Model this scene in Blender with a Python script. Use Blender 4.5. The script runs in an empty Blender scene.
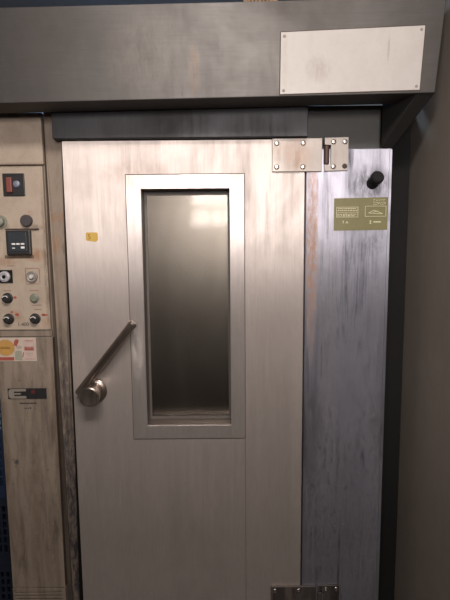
import bpy, bmesh, math, random
from mathutils import Vector, Matrix

S = bpy.context.scene
COL = S.collection
random.seed(7)
FZ = -0.12                                   # floor height

# ------------------------------------------------------------------ camera
FPX = 460.0
pitch, roll = math.radians(6.5), math.radians(0.5)
cam_d = bpy.data.cameras.new('camera')
cam = bpy.data.objects.new('camera', cam_d); COL.objects.link(cam)
cam_d.sensor_fit = 'VERTICAL'; cam_d.sensor_height = 24.0
cam_d.lens = FPX * 24.0 / 600.0
cam_d.clip_start = 0.05
F = Vector((0, math.cos(pitch), -math.sin(pitch)))
R0 = Vector((1, 0, 0)); U0 = R0.cross(F)
Rc = R0 * math.cos(roll) - U0 * math.sin(roll)
Uc = U0 * math.cos(roll) + R0 * math.sin(roll)
m = Matrix((Rc, Uc, -F)).transposed().to_4x4()
m.translation = Vector((0, -1.75, 1.5))
cam.matrix_world = m
S.camera = cam

# ------------------------------------------------------------------ colour management, world, daylight
S.view_settings.view_transform = 'Standard'
S.view_settings.look = 'None'
S.view_settings.gamma = 1.0
S.view_settings.exposure = 0.28
S.view_settings.use_curve_mapping = False
w = bpy.data.worlds.new('world'); S.world = w; w.use_nodes = True
w.node_tree.nodes['Background'].inputs[0].default_value = (0.75, 0.85, 1.0, 1)
w.node_tree.nodes['Background'].inputs[1].default_value = 0.6

def area(name, loc, rot, sx, sy, energy, col):
    d = bpy.data.lights.new(name, 'AREA'); d.shape = 'RECTANGLE'
    d.size = sx; d.size_y = sy; d.energy = energy; d.color = col
    o = bpy.data.objects.new(name, d); COL.objects.link(o)
    o.location = loc; o.rotation_euler = rot
    return o
# daylight in the window behind the viewer (wall at y = -4.2), and in the skylight
area('daylight_window', (0.125, -4.36, 2.18), (math.radians(90), 0, 0), 1.2, 0.84, 150, (1.0, 0.90, 0.85))
area('daylight_skylight', (0.05, -2.05, 3.16), (0, 0, 0), 1.2, 0.6, 85, (1.0, 0.89, 0.81))
area('fill_rear', (-0.5, 1.05, 3.16), (0, 0, 0), 0.9, 0.5, 20, (0.6, 0.8, 1.0))  # added fill lamp over the oven, brightens the back wall

# ------------------------------------------------------------------ mesh helpers
def tag(o, label=None, cat=None, group=None, kind=None):
    if label: o['label'] = label
    if cat: o['category'] = cat
    if group: o['group'] = group
    if kind: o['kind'] = kind
    return o

def empty(name, loc):
    o = bpy.data.objects.new(name, None); COL.objects.link(o)
    o.location = loc; o.empty_display_size = 0.1
    return o

def world_of(p):
    mm = Matrix.Identity(4); q = p; chain = []
    while q is not None:
        chain.append(q); q = q.parent
    for q in reversed(chain):
        mm = mm @ (q.matrix_parent_inverse @ q.matrix_basis)
    return mm

def link(name, bm, mat, parent=None, bevel=0, smooth=False, seg=2, origin=None):
    bmesh.ops.recalc_face_normals(bm, faces=bm.faces[:])
    # world-sized box-projected UVs (used only to give the brushing a direction)
    uv = bm.loops.layers.uv.new('UVMap')
    for f in bm.faces:
        n = f.normal
        ax = max(range(3), key=lambda i: abs(n[i]))
        for l in f.loops:
            c = l.vert.co
            l[uv].uv = (c.x, c.z) if ax == 1 else ((c.y, c.z) if ax == 0 else (c.x, c.y))
        f.smooth = smooth
    if origin is None:
        xs = [v.co for v in bm.verts]
        origin = Vector([(min(c[i] for c in xs) + max(c[i] for c in xs)) / 2 for i in range(3)])
    origin = Vector(origin)
    bmesh.ops.translate(bm, verts=bm.verts[:], vec=-origin)
    me = bpy.data.meshes.new(name); bm.to_mesh(me); bm.free()
    o = bpy.data.objects.new(name, me); COL.objects.link(o)
    if mat is not None:
        for mt in (mat if isinstance(mat, (list, tuple)) else [mat]): me.materials.append(mt)
    o.location = origin
    if parent is not None:
        o.parent = parent
        o.matrix_parent_inverse = world_of(parent).inverted()
    if bevel:
        b = o.modifiers.new('bevel', 'BEVEL'); b.width = bevel; b.segments = seg
        b.limit_method = 'ANGLE'; b.angle_limit = math.radians(40)
    return o

def add_box(bm, x0, x1, y0, y1, z0, z1, mi=0):
    vs = [bm.verts.new((x, y, z)) for x in (x0, x1) for y in (y0, y1) for z in (z0, z1)]
    fs = [(0, 1, 3, 2), (4, 6, 7, 5), (0, 4, 5, 1), (2, 3, 7, 6), (0, 2, 6, 4), (1, 5, 7, 3)]
    for f in fs:
        ff = bm.faces.new([vs[i] for i in f]); ff.material_index = mi
    return vs

def box(name, x0, x1, y0, y1, z0, z1, mat, parent=None, bevel=0, **k):
    bm = bmesh.new(); add_box(bm, x0, x1, y0, y1, z0, z1)
    return link(name, bm, mat, parent, bevel, **k)

def add_prism(bm, pts, y0, y1, mi=0):
    """polygon in the XZ plane extruded along Y"""
    a = [bm.verts.new((x, y0, z)) for x, z in pts]
    b = [bm.verts.new((x, y1, z)) for x, z in pts]
    n = len(pts)
    for q in (bm.faces.new(a), bm.faces.new(b[::-1])): q.material_index = mi
    for i in range(n):
        q = bm.faces.new([a[i], a[(i + 1) % n], b[(i + 1) % n], b[i]]); q.material_index = mi

def add_ring(bm, X0, X1, Z0, Z1, x0, x1, z0, z1, y0, y1):
    """flat rectangular frame facing -Y: outer X0..Z1, inner x0..z1"""
    o = [(X0, Z0), (X1, Z0), (X1, Z1), (X0, Z1)]; i = [(x0, z0), (x1, z0), (x1, z1), (x0, z1)]
    V = lambda P, y: [bm.verts.new((a, y, c)) for a, c in P]
    of, inf, ob, ib = V(o, y0), V(i, y0), V(o, y1), V(i, y1)
    for k in range(4):
        j = (k + 1) % 4
        bm.faces.new([of[k], of[j], inf[j], inf[k]]); bm.faces.new([ob[k], ob[j], ib[j], ib[k]])
        bm.faces.new([of[k], of[j], ob[j], ob[k]]); bm.faces.new([inf[k], inf[j], ib[j], ib[k]])

def add_lathe(bm, c, d, prof, n=28, mi=0):
    """revolve profile [(distance along d, radius)] about axis d through c"""
    c = Vector(c); d = Vector(d).normalized()
    u = d.orthogonal().normalized(); v = d.cross(u)
    rings = []
    for t, r in prof:
        if r <= 1e-6: rings.append([bm.verts.new(c + d * t)])
        else: rings.append([bm.verts.new(c + d * t + (u * math.cos(2 * math.pi * k / n) + v * math.sin(2 * math.pi * k / n)) * r) for k in range(n)])
    for a, b in zip(rings, rings[1:]):
        for k in range(n):
            j = (k + 1) % n
            if len(a) == 1 and len(b) == 1: continue
            if len(a) == 1: q = bm.faces.new([a[0], b[j], b[k]])
            elif len(b) == 1: q = bm.faces.new([a[k], a[j], b[0]])
            else: q = bm.faces.new([a[k], a[j], b[j], b[k]])
            q.material_index = mi; q.smooth = True

def lathe(name, c, d, prof, mat, parent=None, n=28):
    bm = bmesh.new(); add_lathe(bm, c, d, prof, n)
    o = link(name, bm, mat, parent)
    for p in o.data.polygons: p.use_smooth = True
    try:
        md = o.modifiers.new('edge', 'EDGE_SPLIT'); md.split_angle = math.radians(35)
    except Exception: pass
    return o

def text_mesh(name, body, size, x, z, y, mat, parent, align='LEFT', th=0.0006, bold=0.0):
    cu = bpy.data.curves.new(name, 'FONT'); cu.body = body; cu.size = size
    cu.extrude = th; cu.align_x = align; cu.align_y = 'CENTER'; cu.offset = bold
    t = bpy.data.objects.new(name, cu); COL.objects.link(t)
    dg = bpy.context.evaluated_depsgraph_get(); dg.update()
    me = bpy.data.meshes.new_from_object(t.evaluated_get(dg))
    bpy.data.objects.remove(t)
    bm = bmesh.new(); bm.from_mesh(me); bpy.data.meshes.remove(me)
    bmesh.ops.rotate(bm, verts=bm.verts[:], cent=(0, 0, 0), matrix=Matrix.Rotation(math.radians(90), 3, 'X'))
    bmesh.ops.translate(bm, verts=bm.verts[:], vec=(x, y, z))
    return link(name, bm, mat, parent)

# ------------------------------------------------------------------ materials
def new_mat(name):
    mt = bpy.data.materials.new(name); mt.use_nodes = True
    nt = mt.node_tree; b = nt.nodes['Principled BSDF']
    return mt, nt, b

def N(nt, typ, **k):
    n = nt.nodes.new(typ)
    for a, v in k.items(): setattr(n, a, v)
    return n

def noise(nt, scale, sc=(1, 1, 1), detail=4, rough=.6, off=(0, 0, 0), dist=0.0):
    g = N(nt, 'ShaderNodeNewGeometry'); mp = N(nt, 'ShaderNodeMapping')
    mp.inputs['Scale'].default_value = sc; mp.inputs['Location'].default_value = off
    nt.links.new(g.outputs['Position'], mp.inputs['Vector'])
    n = N(nt, 'ShaderNodeTexNoise'); n.inputs['Scale'].default_value = scale
    n.inputs['Detail'].default_value = detail; n.inputs['Roughness'].default_value = rough
    n.inputs['Distortion'].default_value = dist
    nt.links.new(mp.outputs[0], n.inputs['Vector'])
    return n.outputs['Fac']

def ramp(nt, src, stops):
    r = N(nt, 'ShaderNodeValToRGB'); e = r.color_ramp.elements
    while len(e) < len(stops): e.new(0.5)
    for q, (p, c) in zip(e, stops):
        q.position = p
        q.color = (c, c, c, 1) if isinstance(c, (int, float)) else (*c, 1)
    nt.links.new(src, r.inputs[0]); return r.outputs[0]

def mixc(nt, fac, a, b, mode='MIX'):
    mx = N(nt, 'ShaderNodeMix', data_type='RGBA', blend_type=mode)
    for s, v in ((0, fac), (6, a), (7, b)):
        if hasattr(v, 'is_output'): nt.links.new(v, mx.inputs[s])
        elif isinstance(v, (int, float)): mx.inputs[s].default_value = v
        else: mx.inputs[s].default_value = (*v, 1)
    return mx.outputs[2]

def mathn(nt, op, a, b=0.0, clamp=True):
    n = N(nt, 'ShaderNodeMath', operation=op); n.use_clamp = clamp
    for i, v in enumerate((a, b)):
        if hasattr(v, 'is_output'): nt.links.new(v, n.inputs[i])
        else: n.inputs[i].default_value = v
    return n.outputs[0]

RUST = (0.24, 0.12, 0.06); GRIME_SHADE = (0.030, 0.029, 0.036); BROWN = (0.12, 0.085, 0.06)  # the darkest tone serves grime and the filler strip's painted shade
def patches(nt, spots, off, col, met=None):
    """grime, rust, wear, painted shade and reflection patches: spots = [(x, z, rx, rz, colour, strength)] in metres"""
    if not spots: return col, met
    g = N(nt, 'ShaderNodeNewGeometry'); sx = N(nt, 'ShaderNodeSeparateXYZ')
    nt.links.new(g.outputs['Position'], sx.inputs[0])
    gr = noise(nt, 55, (1, 1, .35), 6, .75, (off, 2, 0), .5)
    for (X, Z, rx, rz, cc, s) in spots:
        dx = mathn(nt, 'DIVIDE', mathn(nt, 'SUBTRACT', sx.outputs[0], X, False), rx, False)
        dz = mathn(nt, 'DIVIDE', mathn(nt, 'SUBTRACT', sx.outputs[2], Z, False), rz, False)
        r2 = mathn(nt, 'ADD', mathn(nt, 'MULTIPLY', dx, dx, False), mathn(nt, 'MULTIPLY', dz, dz, False), False)
        f = mathn(nt, 'MULTIPLY', mathn(nt, 'MULTIPLY', mathn(nt, 'SUBTRACT', 1.0, r2), ramp(nt, gr, [(.36, .1), (.58, 1.)])), s)
        col = mixc(nt, f, col, cc)
        if met is not None: met = mathn(nt, 'SUBTRACT', met, mathn(nt, 'MULTIPLY', f, .8))
    return col, met

def steel(name, base=(0.62, 0.57, 0.54), rough=0.33, aniso=0.6, rot=0.0, dirt=0.5, dirtcol=(0.13, 0.10, 0.085), metal=1.0,
          vertical=True, off=0.0, spots=()):
    """stained brushed stainless steel; spots = [(x, z, rx, rz, colour, strength)] grime, rust and painted reflection patches"""
    mt, nt, b = new_mat(name)
    st = (1, 1, .06) if vertical else (.06, 1, 1)
    fine = noise(nt, 160, st, 3, .7, (off, 0, 0))
    streak = noise(nt, 14, (1, 1, .10), 6, .7, (off + 3, 0, 1), .6)
    blot = noise(nt, 3.2, (1, 1, .7), 6, .65, (off + 9, 0, 4), .4)
    c = mixc(nt, ramp(nt, fine, [(.3, .0), (.7, 1.)]), tuple(x * .88 for x in base), base)
    c = mixc(nt, ramp(nt, blot, [(.38, 0.), (.68, .55)]), c, tuple(x * .74 for x in base))
    d1 = ramp(nt, streak, [(.42, 0.), (.85, 1.)]); d2 = ramp(nt, blot, [(.35, .15), (.65, 1.)])
    df = mathn(nt, 'MULTIPLY', mathn(nt, 'MULTIPLY', d1, d2), dirt)
    wisp = noise(nt, 45, (1, 1, .045), 5, .75, (off + 2, 0, 7), .8)
    d3 = mathn(nt, 'MULTIPLY', mathn(nt, 'MULTIPLY', ramp(nt, wisp, [(.5, 0.), (.72, 1.)]), ramp(nt, blot, [(.4, .2), (.6, 1.)])), min(1.0, dirt * (1.2 if dirt > .6 else .7)))
    df = mathn(nt, 'ADD', df, d3)
    col = mixc(nt, df, c, dirtcol)
    met = mathn(nt, 'SUBTRACT', metal, mathn(nt, 'MULTIPLY', df, .75 * metal))
    col, met = patches(nt, spots, off, col, met)
    nt.links.new(col, b.inputs['Base Color']); nt.links.new(met, b.inputs['Metallic'])
    rr = ramp(nt, blot, [(.3, rough * .88), (.7, rough * 1.2)])
    rr = mathn(nt, 'ADD', rr, mathn(nt, 'MULTIPLY', df, .3))
    nt.links.new(rr, b.inputs['Roughness'])
    b.inputs['Anisotropic'].default_value = aniso
    b.inputs['Anisotropic Rotation'].default_value = rot
    tg = N(nt, 'ShaderNodeTangent', direction_type='UV_MAP'); tg.uv_map = 'UVMap'
    nt.links.new(tg.outputs[0], b.inputs['Tangent'])
    bp = N(nt, 'ShaderNodeBump'); bp.inputs['Strength'].default_value = .12; bp.inputs['Distance'].default_value = .002
    wav = noise(nt, 2.2, (1, 1, .8), 3, .5, (off, 0, 0))
    nt.links.new(mathn(nt, 'ADD', mathn(nt, 'MULTIPLY', fine, .12), wav, False), bp.inputs['Height'])
    nt.links.new(bp.outputs[0], b.inputs['Normal'])
    return mt

def paint(name, base, dirtcol, dirt=.6, rough=.5, off=0.0, stv=.15, spec=.35, spots=()):
    mt, nt, b = new_mat(name)
    streak = noise(nt, 22, (1, 1, stv), 6, .72, (off, 0, 0), .5)
    blot = noise(nt, 5, (1, 1, .8), 6, .7, (off + 5, 1, 0), .3)
    sp = noise(nt, 90, (1, 1, 1), 3, .6, (off, 0, 2))
    c = mixc(nt, ramp(nt, blot, [(.35, 0.), (.7, .6)]), base, tuple(x * .78 for x in base))
    f = mathn(nt, 'MULTIPLY', ramp(nt, streak, [(.45, 0.), (.75, 1.)]), dirt)
    c = mixc(nt, f, c, dirtcol)
    c = mixc(nt, mathn(nt, 'MULTIPLY', ramp(nt, sp, [(.66, 0.), (.74, 1.)]), dirt), c, dirtcol)
    c, _ = patches(nt, spots, off, c)
    nt.links.new(c, b.inputs['Base Color'])
    b.inputs['Roughness'].default_value = rough
    b.inputs['Specular IOR Level'].default_value = spec
    return mt

def plain(name, col, rough=.5, metal=0.0, spec=.5, var=.12):
    mt, nt, b = new_mat(name)
    n = noise(nt, 40, (1, 1, 1), 3)
    c = mixc(nt, ramp(nt, n, [(.3, 0.), (.7, 1.)]), tuple(x * (1 - var) for x in col), col)
    nt.links.new(c, b.inputs['Base Color'])
    b.inputs['Roughness'].default_value = rough; b.inputs['Metallic'].default_value = metal
    b.inputs['Specular IOR Level'].default_value = spec
    return mt

M_door = steel('brushed steel door', (0.66, 0.60, 0.57), .47, .80, metal=.74, dirt=.34, dirtcol=(.2, .165, .145), off=1,
               spots=[(-.57, 1.02, .035, .12, RUST, .3), (.285, .9, .03, .9, BROWN, .12),
                      (-.335, 1.78, .16, .05, RUST, .25), (.07, 1.62, .03, .2, BROWN, .2)])
M_frame = steel('brushed steel window frame', (0.66, 0.61, 0.59), .42, .80, metal=.8, dirt=.25, off=5,
                spots=[(-.34, 1.75, .07, .05, RUST, .3), (.05, 1.755, .05, .04, RUST, .3), (-.34, 1.11, .028, .13, (.8, .76, .74), .4)])
M_col = steel('stained steel column', (0.43, 0.435, 0.51), .45, .79, metal=.95, dirt=.9, dirtcol=(.040, .042, .058), off=12,
              spots=[(.330, 1.50, .030, .5, (.30, .17, .10), .95), (.40, 1.2, .05, .9, BROWN, .25), (.545, 1.73, .10, .08, GRIME_SHADE, .8),
                     (.56, 1.52, .07, .06, GRIME_SHADE, .5), (.47, 1.0, .12, .3, GRIME_SHADE, .5), (.58, .8, .05, .8, GRIME_SHADE, .45), (.47, .35, .2, .55, GRIME_SHADE, .6)])  # last spot darkens the lower part of the column
M_hood = steel('brushed steel hood', (0.135, 0.130, 0.126), .58, .55, metal=.9, rot=.25, dirt=.22, vertical=False, off=21,
               spots=[(-.25, 2.12, .16, .16, (.20, .18, .16), .25), (-.095, 2.08, .020, .11, (.24, .15, .10), .3)])  # narrow orange spot is a painted reflection streak
M_fascia = steel('shaded steel fascia', (0.06, 0.061, 0.066), .5, .4, dirt=.5, dirtcol=(.03, .025, .02), off=31)  # under-hood shade put into the dark base colour
M_hinge = steel('hinge steel', (0.32, 0.295, 0.275), .46, .3, metal=.9, dirt=.2, off=41,
                spots=[(.27, 1.83, .06, .08, RUST, .45), (.21, 1.86, .05, .03, RUST, .25)])
M_hinge_low = steel('darker hinge steel', (0.20, 0.18, 0.175), .5, .3, dirt=.8, off=44)  # darker steel than the upper hinge
M_knob = steel('worn handle steel', (0.40, 0.34, 0.30), .28, 0, dirt=.5, off=51)
M_chrome = plain('screw steel', (.5, .46, .43), .3, 1.0)
M_inner = steel('sooty chamber steel', (0.07, 0.06, 0.052), .5, .2, dirt=.8, dirtcol=(.03, .025, .02), off=61)
M_cab = paint('aged cream cabinet paint', (.37, .31, .25), (.18, .12, .09), .4, .55, off=3, stv=.6,
              spots=[(-.715, 1.478, .05, .03, RUST, .8), (-.83, 1.455, .06, .02, RUST, .6), (-.83, 1.585, .03, .02, BROWN, .7), (-.72, 1.58, .05, .015, BROWN, .8),
                     (-.675, 1.45, .012, .35, BROWN, .8), (-.80, 1.25, .03, .03, RUST, .4), (-.68, 1.22, .03, .03, RUST, .4), (-.77, 1.81, .12, .012, BROWN, .7)])
M_cabl = paint('grimy shaded cabinet paint', (.225, .185, .15), (.055, .042, .033), .95, .55, off=13, stv=.14,
               spots=[(-.835, .66, .012, .014, GRIME_SHADE, 1.), (-.875, .7, .02, .5, BROWN, .7), (-.77, .45, .03, .35, BROWN, .6), (-.672, .8, .012, .4, BROWN, .9)])  # real grime, base also darkened for light falloff down the cabinet
M_strip = paint('grimy shaded filler paint', (.25, .205, .165), (.07, .045, .035), .5, .5, off=23, stv=.3,
                spots=[(-.635, 1.62, .04, .025, RUST, .6), (-.648, 1.52, .02, .05, RUST, .7), (-.62, 1.50, .012, .03, GRIME_SHADE, .6), (-.65, .9, .015, .4, GRIME_SHADE, .6), (-.635, .25, .12, 1.05, GRIME_SHADE, 1.0)])  # last dark spot paints the shade of the lower recess
M_black = plain('black plastic', (.018, .018, .02), .4)
M_rubber = plain('black rubber', (.007, .007, .008), .65, spec=.25)
M_dark = plain('dark gap shade and bezel', (.012, .012, .012), .8, spec=.1)  # near-black for gap shade, also the lamp bezel's own colour
M_seam = plain('dark grime in seams', (.06, .045, .038), .8)
M_red = plain('red plastic', (.17, .045, .035), .5)
M_redprint = plain('red print', (.30, .07, .05), .6)
M_white = plain('white print and glints', (.72, .70, .68), .5)  # thermostat keys, and painted highlights on the knobs
M_plate = paint('off white nameplate enamel', (.44, .42, .405), (.3, .25, .21), .18, .35, off=71, stv=.6, spots=[(.31, 2.075, .05, .05, (.25, .22, .20), .55), (.535, 2.13, .004, .05, (.15, .12, .1), .8), (.2, 2.1, .012, .14, (.3, .26, .22), .4)])
M_grey = plain('grey plastic', (.22, .20, .19), .45)
M_greygreen = plain('grey green button', (.17, .18, .14), .45)
M_slate = plain('slate display', (.035, .042, .05), .25)
M_blueg = plain('blue grey plastic', (.16, .18, .24), .4)
M_olive = paint('olive green label', (.165, .155, .07), (.10, .095, .05), .35, .45, off=81, stv=1)
M_cream = plain('cream print', (.55, .52, .36), .5)
M_yellow = plain('yellow sticker', (.50, .33, .06), .5)
M_brownp = plain('brown ink', (.22, .12, .02), .6)
M_orange = plain('orange print', (.42, .24, .07), .5)
M_stickw = plain('pale sticker paper', (.45, .39, .33), .55)
M_pink = plain('pale pink sticker paper', (.46, .36, .32), .55)
M_mint = plain('pale green print', (.27, .28, .22), .55)
M_crate = plain('blue crate plastic', (.008, .018, .045), .5)
M_crated = plain('navy crate plastic', (.006, .010, .022), .55)
M_wicker = plain('wicker', (.36, .24, .15), .7, var=.5)
M_bg = paint('blue grey wall paint', (.24, .35, .50), (.18, .25, .35), .3, .7, off=91)
M_wallr = paint('beige grey plaster', (.185, .162, .14), (.13, .11, .096), .35, .75, off=95, stv=.5)
M_room = paint('room plaster', (.15, .13, .115), (.1, .09, .08), .3, .8, off=97)
M_floor = paint('dark floor', (.035, .03, .028), (.02, .016, .014), .6, .6, off=99, stv=1)
M_wain = paint('dark brown wainscot', (.05, .04, .035), (.03, .022, .02), .5, .6, off=101)
M_ceil = paint('ceiling', (.18, .16, .145), (.12, .1, .09), .3, .8, off=103, stv=1)

def glass_mat():
    mt, nt, b = new_mat('greasy oven window glass')
    out = nt.nodes['Material Output']
    tr = N(nt, 'ShaderNodeBsdfTransparent'); tr.inputs[0].default_value = (.62, .58, .54, 1)
    gl = N(nt, 'ShaderNodeBsdfGlossy'); gl.inputs['Roughness'].default_value = .09
    gl.inputs['Color'].default_value = (1, .97, .94, 1)
    df = N(nt, 'ShaderNodeBsdfPrincipled'); df.inputs['Roughness'].default_value = .35
    df.inputs['Base Color'].default_value = (.25, .23, .20, 1); df.inputs['Metallic'].default_value = 1.0
    sm = noise(nt, 5, (1, 1, .35), 6, .7, (2, 0, 1), .8)
    f1 = ramp(nt, sm, [(.3, .30), (.7, .46)])
    m1 = N(nt, 'ShaderNodeMixShader'); nt.links.new(f1, m1.inputs[0])
    nt.links.new(tr.outputs[0], m1.inputs[1]); nt.links.new(df.outputs[0], m1.inputs[2])
    m2 = N(nt, 'ShaderNodeMixShader'); m2.inputs[0].default_value = .012
    nt.links.new(m1.outputs[0], m2.inputs[1]); nt.links.new(gl.outputs[0], m2.inputs[2])
    nt.links.new(m2.outputs[0], out.inputs['Surface'])
    return mt
M_glass = glass_mat()

# ------------------------------------------------------------------ the room
def struct(name, *a, **k):
    o = box(name, *a, **k); o['kind'] = 'structure'; return o
WX = 0.735
struct('floor', -2.9, WX + .12, -4.4, 1.9, FZ - .1, FZ, M_floor)
struct('wall_back', -2.9, WX + .12, 1.7, 1.82, FZ, 3.2, M_bg)
struct('wall_right', WX, WX + .12, -4.2, 1.7, FZ, 3.2, M_wallr)
struct('wall_left', -2.9, -2.78, -4.2, 1.7, FZ, 3.2, M_room)
# ceiling with a skylight opening
def holed(name, X0, X1, Z0, Z1, x0, x1, z0, z1, y0, y1, mat, flat=False):
    bm = bmesh.new(); add_ring(bm, X0, X1, Z0, Z1, x0, x1, z0, z1, y0, y1)
    if flat:                                   # turn the XZ ring into the XY plane
        for v in bm.verts: v.co = Vector((v.co.x, v.co.z, v.co.y))
    o = link(name, bm, mat); o['kind'] = 'structure'; return o
holed('ceiling', -2.9, WX + .12, -4.32, 0.3, -.60, .70, -2.4, -1.7, 3.1, 3.2, M_ceil, True)
holed('ceiling', -2.9, WX + .12, 0.3, 1.82, -1.0, 0.0, .78, 1.32, 3.1, 3.2, M_ceil, True)  # rear opening added to let the fill lamp through
# added screen behind the viewer, keeps window light off the lower oven
struct('shade_screen', -2.3, WX, -2.7, -2.6, FZ, 1.68, M_wain)
# wall behind the viewer: plaster above a dark wainscot, window opening
holed('wall_front', -2.9, WX + .12, 1.0, 3.2, -.45, .70, 1.76, 2.6, -4.32, -4.2, M_room)
struct('trim_1', -2.9, WX + .12, -4.32, -4.18, FZ, 1.0, M_wain)
bm = bmesh.new()
for x in (-.45, -.20, -.04, .14, .34, .52, .68): add_box(bm, x, x + .035, -4.29, -4.24, 1.76, 2.6)
for z in (1.76, 1.98, 2.56): add_box(bm, -.45, .70, -4.30, -4.23, z, z + (.08 if z == 1.98 else .04))
M_bars = plain('window bars', (.25, .2, .17), .6)
o = link('window_1', bm, M_bars); o['kind'] = 'structure'

# ------------------------------------------------------------------ the oven
oven = empty('rack_oven', (0, .6, FZ))
tag(oven, 'tall stainless steel rack oven with glazed door and strap hinges under the hood', 'oven')

# body shell: casing (hollow, so that the window looks into a dark chamber)
bm = bmesh.new()
add_box(bm, .306, .621, .0, .06, FZ, 1.86)           # column beside the door
add_box(bm, .36, .621, .06, 1.3, FZ, 2.02)           # right side wall of the casing
add_box(bm, -.66, -.60, .10, 1.3, FZ, 2.02)
add_box(bm, -.60, .36, 1.24, 1.3, FZ, 2.02)
add_box(bm, -.60, .36, .10, 1.24, 1.93, 2.02)
add_box(bm, -.60, .36, .10, 1.24, FZ, .05)
body = link('casing', bm, M_col, oven, .003)
box('gap_blocker', .622, .728, .10, 1.3, FZ, 2.02, M_dark, oven)  # added panel, keeps rear light out so the gap stays dark
box('chamber_wall', -.58, .34, 1.15, 1.2, .06, 1.9, M_inner, oven)
bm = bmesh.new()
for z in (.35, .6, .85, 1.1, 1.35, 1.6): add_box(bm, -.5, -.47, .3, 1.1, z, z + .012); add_box(bm, .22, .25, .3, 1.1, z, z + .012)
for x in (-.52, .24):
    for y in (.32, 1.06): add_box(bm, x, x + .03, y, y + .03, .06, 1.85)
link('rack', bm, M_inner, oven)
box('fascia', -.62, .305, -.03, .09, 1.897, 2.02, M_fascia, oven, .002)
box('transom', .300, .62, .03, .09, 1.86, 2.02, plain('shaded transom steel', (.05, .052, .05), .6), oven)  # hood shadow put into the transom's dark colour
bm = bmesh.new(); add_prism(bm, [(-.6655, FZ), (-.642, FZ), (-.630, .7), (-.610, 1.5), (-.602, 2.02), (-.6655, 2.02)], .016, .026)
for v in bm.verts: v.co.y += .062 * max(0.0, min(1.0, (1.5 - v.co.z) / .8))     # strip leaned back towards the floor to deepen its shade
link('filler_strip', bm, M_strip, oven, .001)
box('door_recess', -.664, -.600, .085, .10, FZ, 2.02, M_dark, oven)  # near-black sheet standing in for the shade in the gap

# column edge trim, grime line
box('edge_trim', .612, .622, -.004, .001, FZ, 1.855, M_col, oven, .001)

# door ------------------------------------------------------------
bm = bmesh.new()
add_ring(bm, -.597, .3005, -.0, 1.895, -.318, .028, .797, 1.727, .0, .10)
door = link('door', bm, M_door, oven, .003)
tag(door, 'brushed steel door with tall glazed window')
bm = bmesh.new(); add_ring(bm, -.365, .075, .751, 1.771, -.310, .020, .805, 1.719, -.004, .006)
link('window_frame', bm, M_frame, door, .0012)
bm = bmesh.new(); add_ring(bm, -.367, .0775, .7487, 1.7735, -.364, .0745, .7515, 1.7705, -.0022, .001)
link('frame_seam', bm, M_seam, door)
bm = bmesh.new(); add_ring(bm, -.318, .028, .797, 1.727, -.310, .020, .805, 1.719, .006, .085)
link('window_reveal', bm, steel('reveal steel', (.36, .32, .30), .42, .2, dirt=.4, off=66), door)
bm = bmesh.new(); add_ring(bm, -.310, .020, .805, 1.719, -.3015, .0125, .815, 1.704, .070, .086)
link('gasket', bm, plain('greasy gasket', (.09, .08, .072), .5), door)
box('glass', -.309, .019, .0765, .0815, .806, 1.718, M_glass, door)
# weld line down the lower door
box('weld_line', .0755, .0770, -.0012, .001, .0, .745, M_seam, door)

# yellow number sticker
bm = bmesh.new()
add_prism(bm, [(-.522, 1.534), (-.518, 1.530), (-.486, 1.526), (-.477, 1.532), (-.477, 1.556), (-.481, 1.561), (-.519, 1.561), (-.522, 1.557)], -.0012, .0)
st = link('sticker', bm, M_yellow, door); tag(st, 'small yellow sticker')
text_mesh('marking', '5', .026, -.515, 1.544, -.0014, M_brownp, st)

# latch handle
hub = lathe('latch_hub', (-.512, .0, .949), (0, -1, 0), [(0, 0), (0, .046), (.006, .048), (.010, .044), (.012, .033), (.060, .033), (.062, .0375), (.082, .0375), (.086, .033), (.086, 0)], M_knob, door, 40)
tag(hub, 'round worn steel latch hub')
a = Vector((-.563, -.032, .952)); b_ = Vector((-.341, -.062, 1.226)); d = (b_ - a); L = d.length
rod = lathe('latch_handle', a - d.normalized() * .006, d, [(0, 0), (0, .0145), (.003, .0160), (L - .012, .0160), (L - .008, .0170), (L + .002, .0170), (L + .008, .011), (L + .0085, 0)], M_knob, door, 24)
tag(rod, 'slanted steel bar handle')
bm = bmesh.new(); add_prism(bm, [(-.575, .93), (-.50, .915), (-.49, .96), (-.535, 1.0)], -.040, -.020)
link('handle_bracket', bm, M_knob, door, .004)

# hinges ----------------------------------------------------------
def screw(x, z, y, parent, mat=M_chrome):
    s = lathe('screw', (x, y, z), (0, -1, 0), [(0, .0095), (.0015, .0085), (.0028, .0055), (.0028, .0035), (.0012, .003), (.0012, 0)], mat, parent, 18)
    return s
def hinge(z0, z1, mat, label, knuckle_mat):
    h = z1 - z0
    bm = bmesh.new(); add_prism(bm, [(.178, z0), (.362, z0), (.362, z1), (.178, z1)], -.010, .0)
    hg = link('hinge', bm, mat, oven, .0015); tag(hg, label)
    bm = bmesh.new()
    add_prism(bm, [(.372, z0 + .001), (.458, z0 + .003), (.459, z1 + .003), (.371, z1 + .002), (.371, z1 - .024), (.394, z1 - .026), (.394, z0 + .027), (.371, z0 + .025)], -.008, .0)
    link('hinge_leaf', bm, mat, hg, .0012)
    lathe('hinge_pin', (.379, -.004, z0 + .028), (0, 0, 1), [(0, 0), (0, .010), (h - .056, .010), (h - .056, 0)], knuckle_mat, hg, 18)
    for x, z in ((.195, z1 - .018), (.292, z1 - .018), (.195, z0 + .017), (.292, z0 + .017)): screw(x, z, -.010, hg)
    for x, z in ((.404, z1 - .014), (.446, z1 - .014), (.404, z0 + .018)): screw(x, z, -.008, hg)
    screw(.446, z0 + .019, -.008, hg, M_seam)
    return hg
hinge(1.776, 1.896, M_hinge, 'bright steel strap hinge with rust stains', plain('rusty pin', (.06, .03, .025), .6))
hinge(-.004, .116, M_hinge_low, 'dark lower strap hinge', M_seam)

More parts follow.
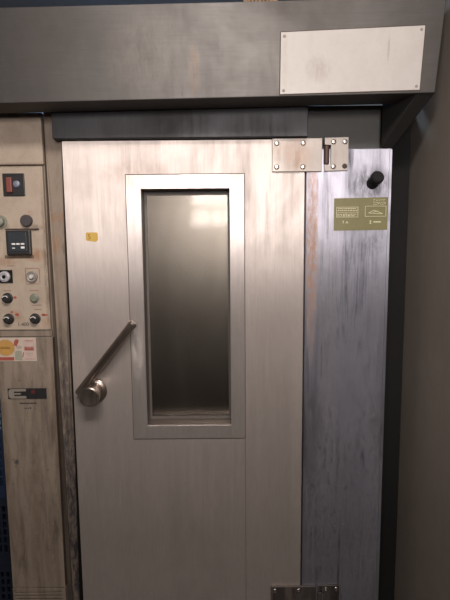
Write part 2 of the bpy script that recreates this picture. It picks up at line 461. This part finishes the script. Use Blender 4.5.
# rubber door stop
st = lathe('door_stop', (.551, .003, 1.731), (.10, -.94, .33), [(0, 0), (0, .021), (.010, .022), (.016, .018), (.040, .019), (.044, .0235), (.056, .0235), (.061, .019), (.061, 0)], M_rubber, oven, 28)
tag(st, 'black rubber door stop')

# olive green pictogram plate
bm = bmesh.new(); add_prism(bm, [(.411, 1.5595), (.617, 1.5615), (.613, 1.682), (.411, 1.679)], -.0020, .0)
pl = link('instruction_plate', bm, M_olive, oven); tag(pl, 'olive green plate with pale pictograms')
bm = bmesh.new(); Y0, Y1 = -.0030, -.0019
def outline(x0, x1, z0, z1, t=.0014):
    add_box(bm, x0, x1, Y0, Y1, z0, z0 + t); add_box(bm, x0, x1, Y0, Y1, z1 - t, z1)
    add_box(bm, x0, x0 + t, Y0, Y1, z0 + t, z1 - t); add_box(bm, x1 - t, x1, Y0, Y1, z0 + t, z1 - t)
outline(.420, .501, 1.609, 1.647); outline(.527, .606, 1.611, 1.650)
for r_, z in enumerate((1.641, 1.634, 1.620, 1.614)):
    x = .424 + random.random() * .004
    while x < .492:
        l = random.uniform(.003, .008); add_box(bm, x, min(x + l, .497), Y0, Y1, z - .0012, z + .0012 + random.random() * .001); x += l + random.uniform(.002, .004)
add_box(bm, .424, .497, Y0, Y1, 1.6270, 1.6282)
def line(x0, z0, x1, z1, t=.0009):
    d = Vector((x1 - x0, z1 - z0)).normalized() * t; n = (-d.y, d.x)
    add_prism(bm, [(x0 - n[0], z0 - n[1]), (x1 - n[0], z1 - n[1]), (x1 + n[0], z1 + n[1]), (x0 + n[0], z0 + n[1])], Y0, Y1)
line(.542, 1.625, .560, 1.634); line(.560, 1.634, .592, 1.622); line(.540, 1.624, .592, 1.6205); line(.556, 1.626, .575, 1.632)
for z in (1.671, 1.664, 1.657):
    x = .557
    while x < .600:
        l = random.uniform(.003, .009); line(x, z, x + l, z + random.uniform(-.003, .003)); x += l + .003
line(.446, 1.596, .446, 1.586); line(.443, 1.594, .449, 1.594); line(.456, 1.586, .460, 1.594); line(.460, 1.594, .464, 1.586)
line(.548, 1.597, .548, 1.585, .0014); line(.545, 1.585, .552, 1.585); line(.545, 1.594, .552, 1.594)
for x in (.560, .567, .574, .581): add_box(bm, x, x + .0055, Y0, Y1, 1.5885, 1.5935)
link('pictograms', bm, M_cream, pl)

# ------------------------------------------------------------------ the hood
hood = empty('extraction_hood', (0, .1, 1.98))
tag(hood, 'long brushed steel extraction hood with blank white nameplate above the oven', 'hood')
SL = .0150
bx0, bx1 = -1.35, .697
YF, YT = -.17, -.195      # front at the bottom and top edge
zb = lambda x: 1.9905 + SL * x
zt = lambda x: 2.283 + SL * x + (-.0095)
bm = bmesh.new()
# front sheet, inward return flange, top and back, as a folded shell
prof = lambda x, dx: [(x, YF, zb(x)), (x + dx, YT, zt(x)), (x + dx, .06, zt(x)), (x, .06, zb(x) + .05), (x, -.04, zb(x) + .05), (x, -.04, zb(x) + .004)]
A = [bm.verts.new(p) for p in prof(bx0, 0)]; B = [bm.verts.new(p) for p in prof(bx1, .014)]
n = len(A); bm.faces.new(A); bm.faces.new(B[::-1])
for i in range(n): bm.faces.new([A[i], A[(i + 1) % n], B[(i + 1) % n], B[i]])
hs = link('hood_shell', bm, M_hood, hood, .0025)
def hood_pt(x, z, out=0.0):
    t = (z - zb(x)) / (zt(x) - zb(x)); return YF + (YT - YF) * t - out
# nameplate lies on the leaning front sheet
bm = bmesh.new()
pc = [(.187, zb(.187) + .006), (.644, zb(.644) + .009), (.648, zb(.648) + .200), (.187, zb(.187) + .190)]
fr = [bm.verts.new((x, hood_pt(x, z, .0025), z)) for x, z in pc]; bk = [bm.verts.new((x, hood_pt(x, z, -.0005), z)) for x, z in pc]
bm.faces.new(fr); bm.faces.new(bk[::-1])
for i in range(4): bm.faces.new([fr[i], fr[(i + 1) % 4], bk[(i + 1) % 4], bk[i]])
npl = link('nameplate', bm, M_plate, hood); tag(npl, 'blank off white nameplate')
bm = bmesh.new()
ps = [(x + sx * .003, z + sz * .003) for (x, z), (sx, sz) in zip(pc, ((-1, -1), (1, -1), (1, 1), (-1, 1)))]
fr = [bm.verts.new((x, hood_pt(x, z, .0012), z)) for x, z in ps]; bk = [bm.verts.new((x, hood_pt(x, z, -.0005), z)) for x, z in ps]
bm.faces.new(fr); bm.faces.new(bk[::-1])
for i in range(4): bm.faces.new([fr[i], fr[(i + 1) % 4], bk[(i + 1) % 4], bk[i]])
link('nameplate_edge', bm, M_seam, hood)
for (x, z), (sx, sz) in zip(pc, ((1, 1), (-1, 1), (-1, -1), (1, -1))):
    X, Z = x + sx * .011, z + sz * .011
    lathe('rivet', (X, hood_pt(X, Z, .002), Z), (0, -1, 0), [(0, .005), (.0015, .0045), (.0025, .002), (.0025, 0)], M_grey, npl, 14)
# slanted side bracket at the right end
bm = bmesh.new()
q = [(.700, -.168, zb(.7) + .002), (.640, -.168, zb(.64) + .002), (.580, -.001, 1.858), (.622, -.001, 1.858)]
lo = [bm.verts.new(p) for p in q]
hi = [bm.verts.new(p) for p in [(.700, -.168, zb(.7) + .02), (.640, -.168, zb(.64) + .02), (.580, -.001, 2.04), (.622, -.001, 2.04)]]
bm.faces.new(lo); bm.faces.new(hi[::-1])
for i in range(4): bm.faces.new([lo[i], lo[(i + 1) % 4], hi[(i + 1) % 4], hi[i]])
link('side_bracket', bm, plain('dark bracket steel', (.014, .013, .012), .7, .2), hood, .002)  # near-black steel for the whole bracket
# narrow scratch and seam in the front sheet
sm = bmesh.new(); x = -.135
for z0, z1 in ((zb(x) + .01, zb(x) + .085),):
    add_prism(sm, [(x, z0), (x + .0012, z0), (x + .0012, z1), (x, z1)], hood_pt(x, z0, .0006), hood_pt(x, z1, -.0005) + .01)
link('seam', sm, M_seam, hood)

# ------------------------------------------------------------------ control cabinet
cab = empty('control_cabinet', (-.775, .3, FZ))
tag(cab, 'narrow cream painted control cabinet with knobs and stickers left of the oven door', 'control cabinet')
CX0, CX1 = -.884, -.667
box('cabinet_body', CX0 + .004, CX1 - .002, .012, .60, FZ, 2.0, M_cabl, cab, .003)
box('top_panel', CX0, CX1, -.004, .014, 1.811, 1.978, M_cab, cab, .003)
cp = box('control_panel', CX0, CX1 - .004, -.006, .014, 1.192, 1.805, M_cab, cab, .003)
box('divider_rail', CX0 + .004, CX1 - .003, .000, .012, 1.166, 1.192, M_cabl, cab, .001)
lp = box('lower_panel', CX0, CX1, -.004, .014, .115, 1.164, M_cabl, cab, .003)
bm = bmesh.new()
for z in (.040, .055, .070, .084, .098): add_box(bm, CX0 + .010, CX1 - .012, -.004, .014, z, z + .0095)
add_box(bm, CX0, CX0 + .010, -.004, .014, FZ + .06, .113); add_box(bm, CX1 - .012, CX1, -.004, .014, FZ + .06, .113)
add_box(bm, CX0 + .010, CX1 - .012, -.004, .014, .107, .113); add_box(bm, CX0 + .010, CX1 - .012, -.004, .014, FZ + .06, .038)
link('vent_grille', bm, M_cabl, cab, .0008)
bm = bmesh.new(); add_box(bm, CX1 - .001, CX1 + .0005, -.002, .020, .12, 1.16)
link('panel_edge_grime', bm, M_seam, cab)

PY = -.006
# main switch
sw = box('main_switch', -.824, -.744, PY - .006, PY, 1.697, 1.779, M_black, cp, .002)
box('rocker', -.808, -.787, PY - .016, PY - .005, 1.709, 1.764, M_red, sw, .003)
lathe('pilot_lamp', (-.772, PY - .004, 1.740), (0, -1, 0), [(0, .013), (.006, .012), (.009, .006), (.009, 0)], M_blueg, sw, 20)
lathe('selector_knob', (-.744, PY, 1.606), (0, -1, 0), [(0, 0), (0, .022), (.010, .022), (.013, .019), (.013, 0)], plain('charcoal cap', (.045, .04, .042), .55), cp, 28)
lathe('small_ring', (-.730, PY, 1.635), (0, -1, 0), [(0, .0085), (.0012, .0085), (.0012, .0055), (0, .0055)], plain('faint pink ring', (.36, .22, .19), .6), cp, 20)
kb = lathe('selector_knob', (-.842, PY, 1.603), (0, -1, 0), [(0, 0), (0, .024), (.003, .024), (.004, .018), (.018, .016), (.020, .013), (.020, 0)], M_greygreen, cp, 28)
# thermostat
box('lip', -.825, -.700, PY - .008, PY, 1.5735, 1.5775, M_seam, cp, .001)
th = box('thermostat', -.820, -.729, PY - .018, PY, 1.479, 1.570, M_black, cp, .004)
box('display', -.810, -.742, PY - .0195, PY - .017, 1.492, 1.563, M_slate, th, .001)
bm = bmesh.new()
for x, z, a_, b2 in ((-.797, 1.517, .013, .006), (-.780, 1.517, .012, .006), (-.7635, 1.517, .013, .006), (-.796, 1.503, .010, .0035), (-.7635, 1.503, .013, .0075)):
    add_box(bm, x, x + a_, PY - .0215, PY - .019, z, z + b2)
link('keys', bm, M_white, th, .0005)
box('stain', -.835, -.726, PY - .001, PY, 1.466, 1.478, plain('glue residue', (.13, .09, .06), .8, var=.5), cp)
# counters and signal lamps
s1 = box('lamp_bezel', -.862, -.810, PY - .004, PY, 1.374, 1.423, M_dark, cp, .001)
lathe('lamp_lens', (-.838, PY - .004, 1.398), (0, -1, 0), [(0, .021), (.006, .020), (.009, .013), (.007, .010), (.007, .006), (.011, .005), (.011, 0)], plain('pale lens', (.34, .33, .36), .35), s1, 28)
lathe('lens_centre', (-.838, PY - .012, 1.398), (0, -1, 0), [(0, 0), (0, .0065), (.003, .006), (.003, 0)], M_black, s1, 18)
lathe('signal_lamp', (-.736, PY, 1.397), (0, -1, 0), [(0, .021), (.008, .021), (.010, .018), (.007, .012), (.009, .009), (.012, .006), (.013, 0)], M_grey, cp, 28)
lathe('lamp_glint', (-.736, PY - .011, 1.397), (0, -1, 0), [(0, 0), (0, .008), (.004, .007), (.005, 0)], plain('pale lamp glint', (.52, .50, .46), .35), cp, 18)  # pale disc painting the highlight at the lamp's centre
def knob(x, z, r, mat):
    k = lathe('knob', (x, PY, z), (0, -1, 0), [(0, 0), (0, r + .002), (.003, r + .002), (.004, r * .9), (.020, r * .78), (.023, r * .6), (.023, 0)], mat, cp, 28)
    bmr = bmesh.new()
    for i in range(9):                           # painted highlight arc on the upper cap
        t0, t1 = math.radians(20 + i * 15), math.radians(20 + (i + 1) * 15)
        R1, R2 = r * .62, r * .48
        add_prism(bmr, [(x + R1 * math.cos(t0), z + R1 * math.sin(t0)), (x + R1 * math.cos(t1), z + R1 * math.sin(t1)),
                        (x + R2 * math.cos(t1), z + R2 * math.sin(t1)), (x + R2 * math.cos(t0), z + R2 * math.sin(t0))], PY - .0238, PY - .0228)
    link('knob_glint', bmr, M_white, k)
    return k
for x, z in ((-.834, 1.316), (-.834, 1.236), (-.733, 1.236)): knob(x, z, .0185, M_black)
lathe('push_button', (-.731, PY, 1.315), (0, -1, 0), [(0, 0), (0, .018), (.004, .018), (.005, .014), (.010, .0135), (.012, .011), (.012, 0)], M_greygreen, cp, 26)
# small printed markings on the control panel, each its own mark
M_faded = plain('faded ink', (.20, .10, .08), .7)
for x, z, wd in ((-.762, 1.427, .052), (-.762, 1.368, .050), (-.750, 1.343, .035), (-.745, 1.287, .04), (-.735, 1.270, .028),
                 (-.85, 1.343, .03), (-.83, 1.437, .03)):
    box('printed_mark', x, x + wd, PY - .0007, PY, z, z + .0022, M_faded, cp)
for x in (-.762, -.709): box('printed_mark', x, x + .002, PY - .0007, PY, 1.372, 1.426, M_faded, cp)
for x, z, r_ in ((-.806, 1.318, .005), (-.802, 1.252, .006), (-.822, 1.262, .004), (-.702, 1.250, .0055)):
    bm = bmesh.new()
    add_prism(bm, [(x + r_ * 1.4 * math.cos(t), z + r_ * math.sin(t)) for t in [i * math.pi / 4 for i in range(8)]], PY - .0008, PY)
    link('red_mark', bm, M_redprint, cp)
box('red_mark', -.697, -.686, PY - .0008, PY, 1.247, 1.2525, M_redprint, cp)
text_mesh('marking', '1-400', .019, -.803, 1.214, PY - .0008, plain('dark ink', (.07, .05, .045), .7), cp)

for ch in cp.children: ch.location.x += .006        # fittings sit a little right of the panel's middle

# sticker on the lower panel
LY = -.004
stk = box('sticker', CX0 + .001, -.731, LY - .0012, LY, 1.070, 1.162, M_stickw, lp); tag(stk, 'pale sticker with orange disc and red print')
def disc(bm, x, z, rx, rz, y0, y1, n=24):
    add_prism(bm, [(x + rx * math.cos(2 * math.pi * i / n), z + rz * math.sin(2 * math.pi * i / n)) for i in range(n)], y0, y1)
bm = bmesh.new(); disc(bm, -.848, 1.123, .034, .032, LY - .0018, LY - .001); link('orange_disc', bm, M_orange, stk)
bm = bmesh.new()
add_box(bm, -.868, -.830, LY - .0024, LY - .0017, 1.119, 1.122); add_box(bm, -.866, -.832, LY - .0024, LY - .0017, 1.124, 1.127)
link('printed_lines', bm, M_brownp, stk)
box('red_band', CX0 + .001, -.818, LY - .002, LY - .001, 1.073, 1.086, M_redprint, stk)
bm = bmesh.new(); add_prism(bm, [(-.816, 1.133), (-.806, 1.128), (-.797, 1.146), (-.798, 1.155), (-.808, 1.156), (-.815, 1.147)], LY - .002, LY - .001)
link('red_shape', bm, M_redprint, stk)
bm = bmesh.new(); add_prism(bm, [(-.786, 1.085), (-.783, 1.085), (-.778, 1.105), (-.781, 1.105)], LY - .0026, LY - .0017)
link('red_stroke', bm, M_redprint, stk)
bm = bmesh.new()
for i in range(6): add_box(bm, -.772 + i * .0055, -.7685 + i * .0055, LY - .0026, LY - .0017, 1.148, 1.151)
link('red_lettering', bm, M_redprint, stk)
bm = bmesh.new()
for i in range(7): add_box(bm, -.776 + i * .0062, -.773 + i * .0062, LY - .0026, LY - .0017, 1.077, 1.079)
link('red_lettering', bm, M_redprint, stk)
bm = bmesh.new()
add_box(bm, -.776, -.740, LY - .0026, LY - .0017, 1.112, 1.118); add_box(bm, -.776, -.741, LY - .0026, LY - .0017, 1.120, 1.123)
for x in (-.775, -.768, -.760, -.751, -.744): add_box(bm, x, x + .003, LY - .0026, LY - .0017, 1.118, 1.128)
link('red_print', bm, M_redprint, stk)
box('pink_panel', -.781, -.735, LY - .0018, LY - .001, 1.073, 1.158, M_pink, stk)
bm = bmesh.new(); add_prism(bm, [(-.815, 1.075), (-.787, 1.073), (-.787, 1.108), (-.800, 1.112), (-.812, 1.108)], LY - .0018, LY - .001)
link('pale_figure', bm, M_mint, stk)
M_gprint = plain('grey print', (.34, .28, .24), .6)
bm = bmesh.new(); disc(bm, -.797, 1.125, .011, .007, LY - .0018, LY - .001, 14); link('grey_face', bm, M_gprint, stk)
bm = bmesh.new()
for i in range(4): add_box(bm, -.770 + i * .007, -.765 + i * .007, LY - .0026, LY - .0017, 1.098, 1.102)
for i in range(4): add_box(bm, -.766 + i * .006, -.762 + i * .006, LY - .0026, LY - .0017, 1.091, 1.093)
link('grey_lettering', bm, M_gprint, stk)

# black logo badge
bd = box('badge', -.851, -.700, LY - .003, LY, .919, .9615, M_black, lp, .001); tag(bd, 'black badge with pale three pronged emblem and red dot')
bm = bmesh.new(); by0, by1 = LY - .0040, LY - .0028
def arc_pts(cx, cz, r, a0, a1, n=8): return [(cx + r * math.cos(math.radians(a0 + (a1 - a0) * i / n)), cz + r * math.sin(math.radians(a0 + (a1 - a0) * i / n))) for i in range(n + 1)]
zc = .9402
add_prism(bm, arc_pts(-.836, .9480, .0115, 90, 180) + arc_pts(-.836, .9325, .0115, 180, 270) + [(-.826, .9210), (-.826, .9595)], by0, by1)
add_box(bm, -.826, -.783, by0, by1, .9495, .9595); add_box(bm, -.826, -.783, by0, by1, .9210, .9310)
add_prism(bm, arc_pts(-.783, .9545, .005, -90, 90, 6), by0, by1); add_prism(bm, arc_pts(-.783, .926, .005, -90, 90, 6), by0, by1)
add_box(bm, -.826, -.800, by0, by1, .9370, .9430)
link('emblem', bm, plain('pale emblem print', (.20, .18, .155), .5), bd)
bm = bmesh.new(); disc(bm, -.752, .948, .0085, .0085, by0, by1, 20); link('red_dot', bm, plain('dark red dot', (.09, .015, .018), .5), bd)
bm = bmesh.new()
x = -.808
while x < -.742:
    l = random.choice((.003, .004, .005)); add_box(bm, x, x + l, LY - .0008, LY, .898, .9035); x += l + .0012
for x, l in ((-.790, .004), (-.783, .003), (-.777, .003), (-.770, .006)): add_box(bm, x, x + l, LY - .0008, LY, .878, .8825 if l < .006 else .884)
link('small_print', bm, plain('black ink', (.03, .027, .025), .7), lp)

# ------------------------------------------------------------------ crates left of the cabinet
def crate(z, mat, label, dx=0):
    x0, x1, y0, y1, h = -1.40 + dx, -.915 + dx, .06, .46, .295
    bm = bmesh.new()
    add_box(bm, x0, x1, y0, y1, z, z + .015)
    for yy in (y0, y1 - .012):
        add_box(bm, x0, x1, yy, yy + .012, z + .015, z + .05); add_box(bm, x0, x1, yy, yy + .012, z + h - .035, z + h)
        k = x0
        while k < x1 - .01: add_box(bm, k, k + .010, yy, yy + .012, z + .05, z + h - .035); k += .0237
        for q in range(1, 6): add_box(bm, x0, x1, yy + .002, yy + .010, z + .05 + q * .035, z + .058 + q * .035)
    for xx in (x0, x1 - .012):
        add_box(bm, xx, xx + .012, y0 + .012, y1 - .012, z + .015, z + .05); add_box(bm, xx, xx + .012, y0 + .012, y1 - .012, z + h - .035, z + h)
        k = y0 + .02
        while k < y1 - .03: add_box(bm, xx, xx + .012, k, k + .012, z + .05, z + h - .035); k += .03
    o = link('crate', bm, mat); tag(o, label, 'crate', 'stacked crates beside the cabinet')
crate(FZ, M_crated, 'dark navy plastic crate, lowest of the stack left of the cabinet')
crate(FZ + .296, M_crated, 'dark navy plastic crate in the middle of the stack left of the cabinet')
crate(FZ + .592, M_crate, 'blue lattice plastic crate on top of the stack left of the cabinet')

# ------------------------------------------------------------------ wicker basket on top of the oven
bm = bmesh.new()
bx, byy, bz, bh = .131, -.065, 2.2785, .16
nst = 26
for k in range(nst):
    t = 2 * math.pi * k / nst; r0, r1 = .052, .060
    p0 = Vector((bx + r0 * math.cos(t), byy + r0 * math.sin(t), bz)); p1 = Vector((bx + r1 * math.cos(t), byy + r1 * math.sin(t), bz + bh))
    add_lathe(bm, p0, p1 - p0, [(0, .0045), ((p1 - p0).length, .0045)], 6)
link_b = bm
bk = empty('wicker_basket', (bx, byy, bz)); tag(bk, 'small brown wicker basket standing on top of the hood', 'basket')
link('stakes', bm, M_wicker, bk)
bm = bmesh.new()
for z, r in ((0, .055), (bh * .5, .059), (bh, .062)):
    add_lathe(bm, (bx, byy, bz + z), (0, 0, 1), [(0, r), (.006, r + .006), (.014, r + .006), (.020, r), (.014, r - .008), (.006, r - .008), (0, r)], 28)
add_lathe(bm, (bx, byy, bz), (0, 0, 1), [(0, 0), (0, .052), (.01, .052), (.01, 0)], 28)
link('weave_bands', bm, M_wicker, bk)
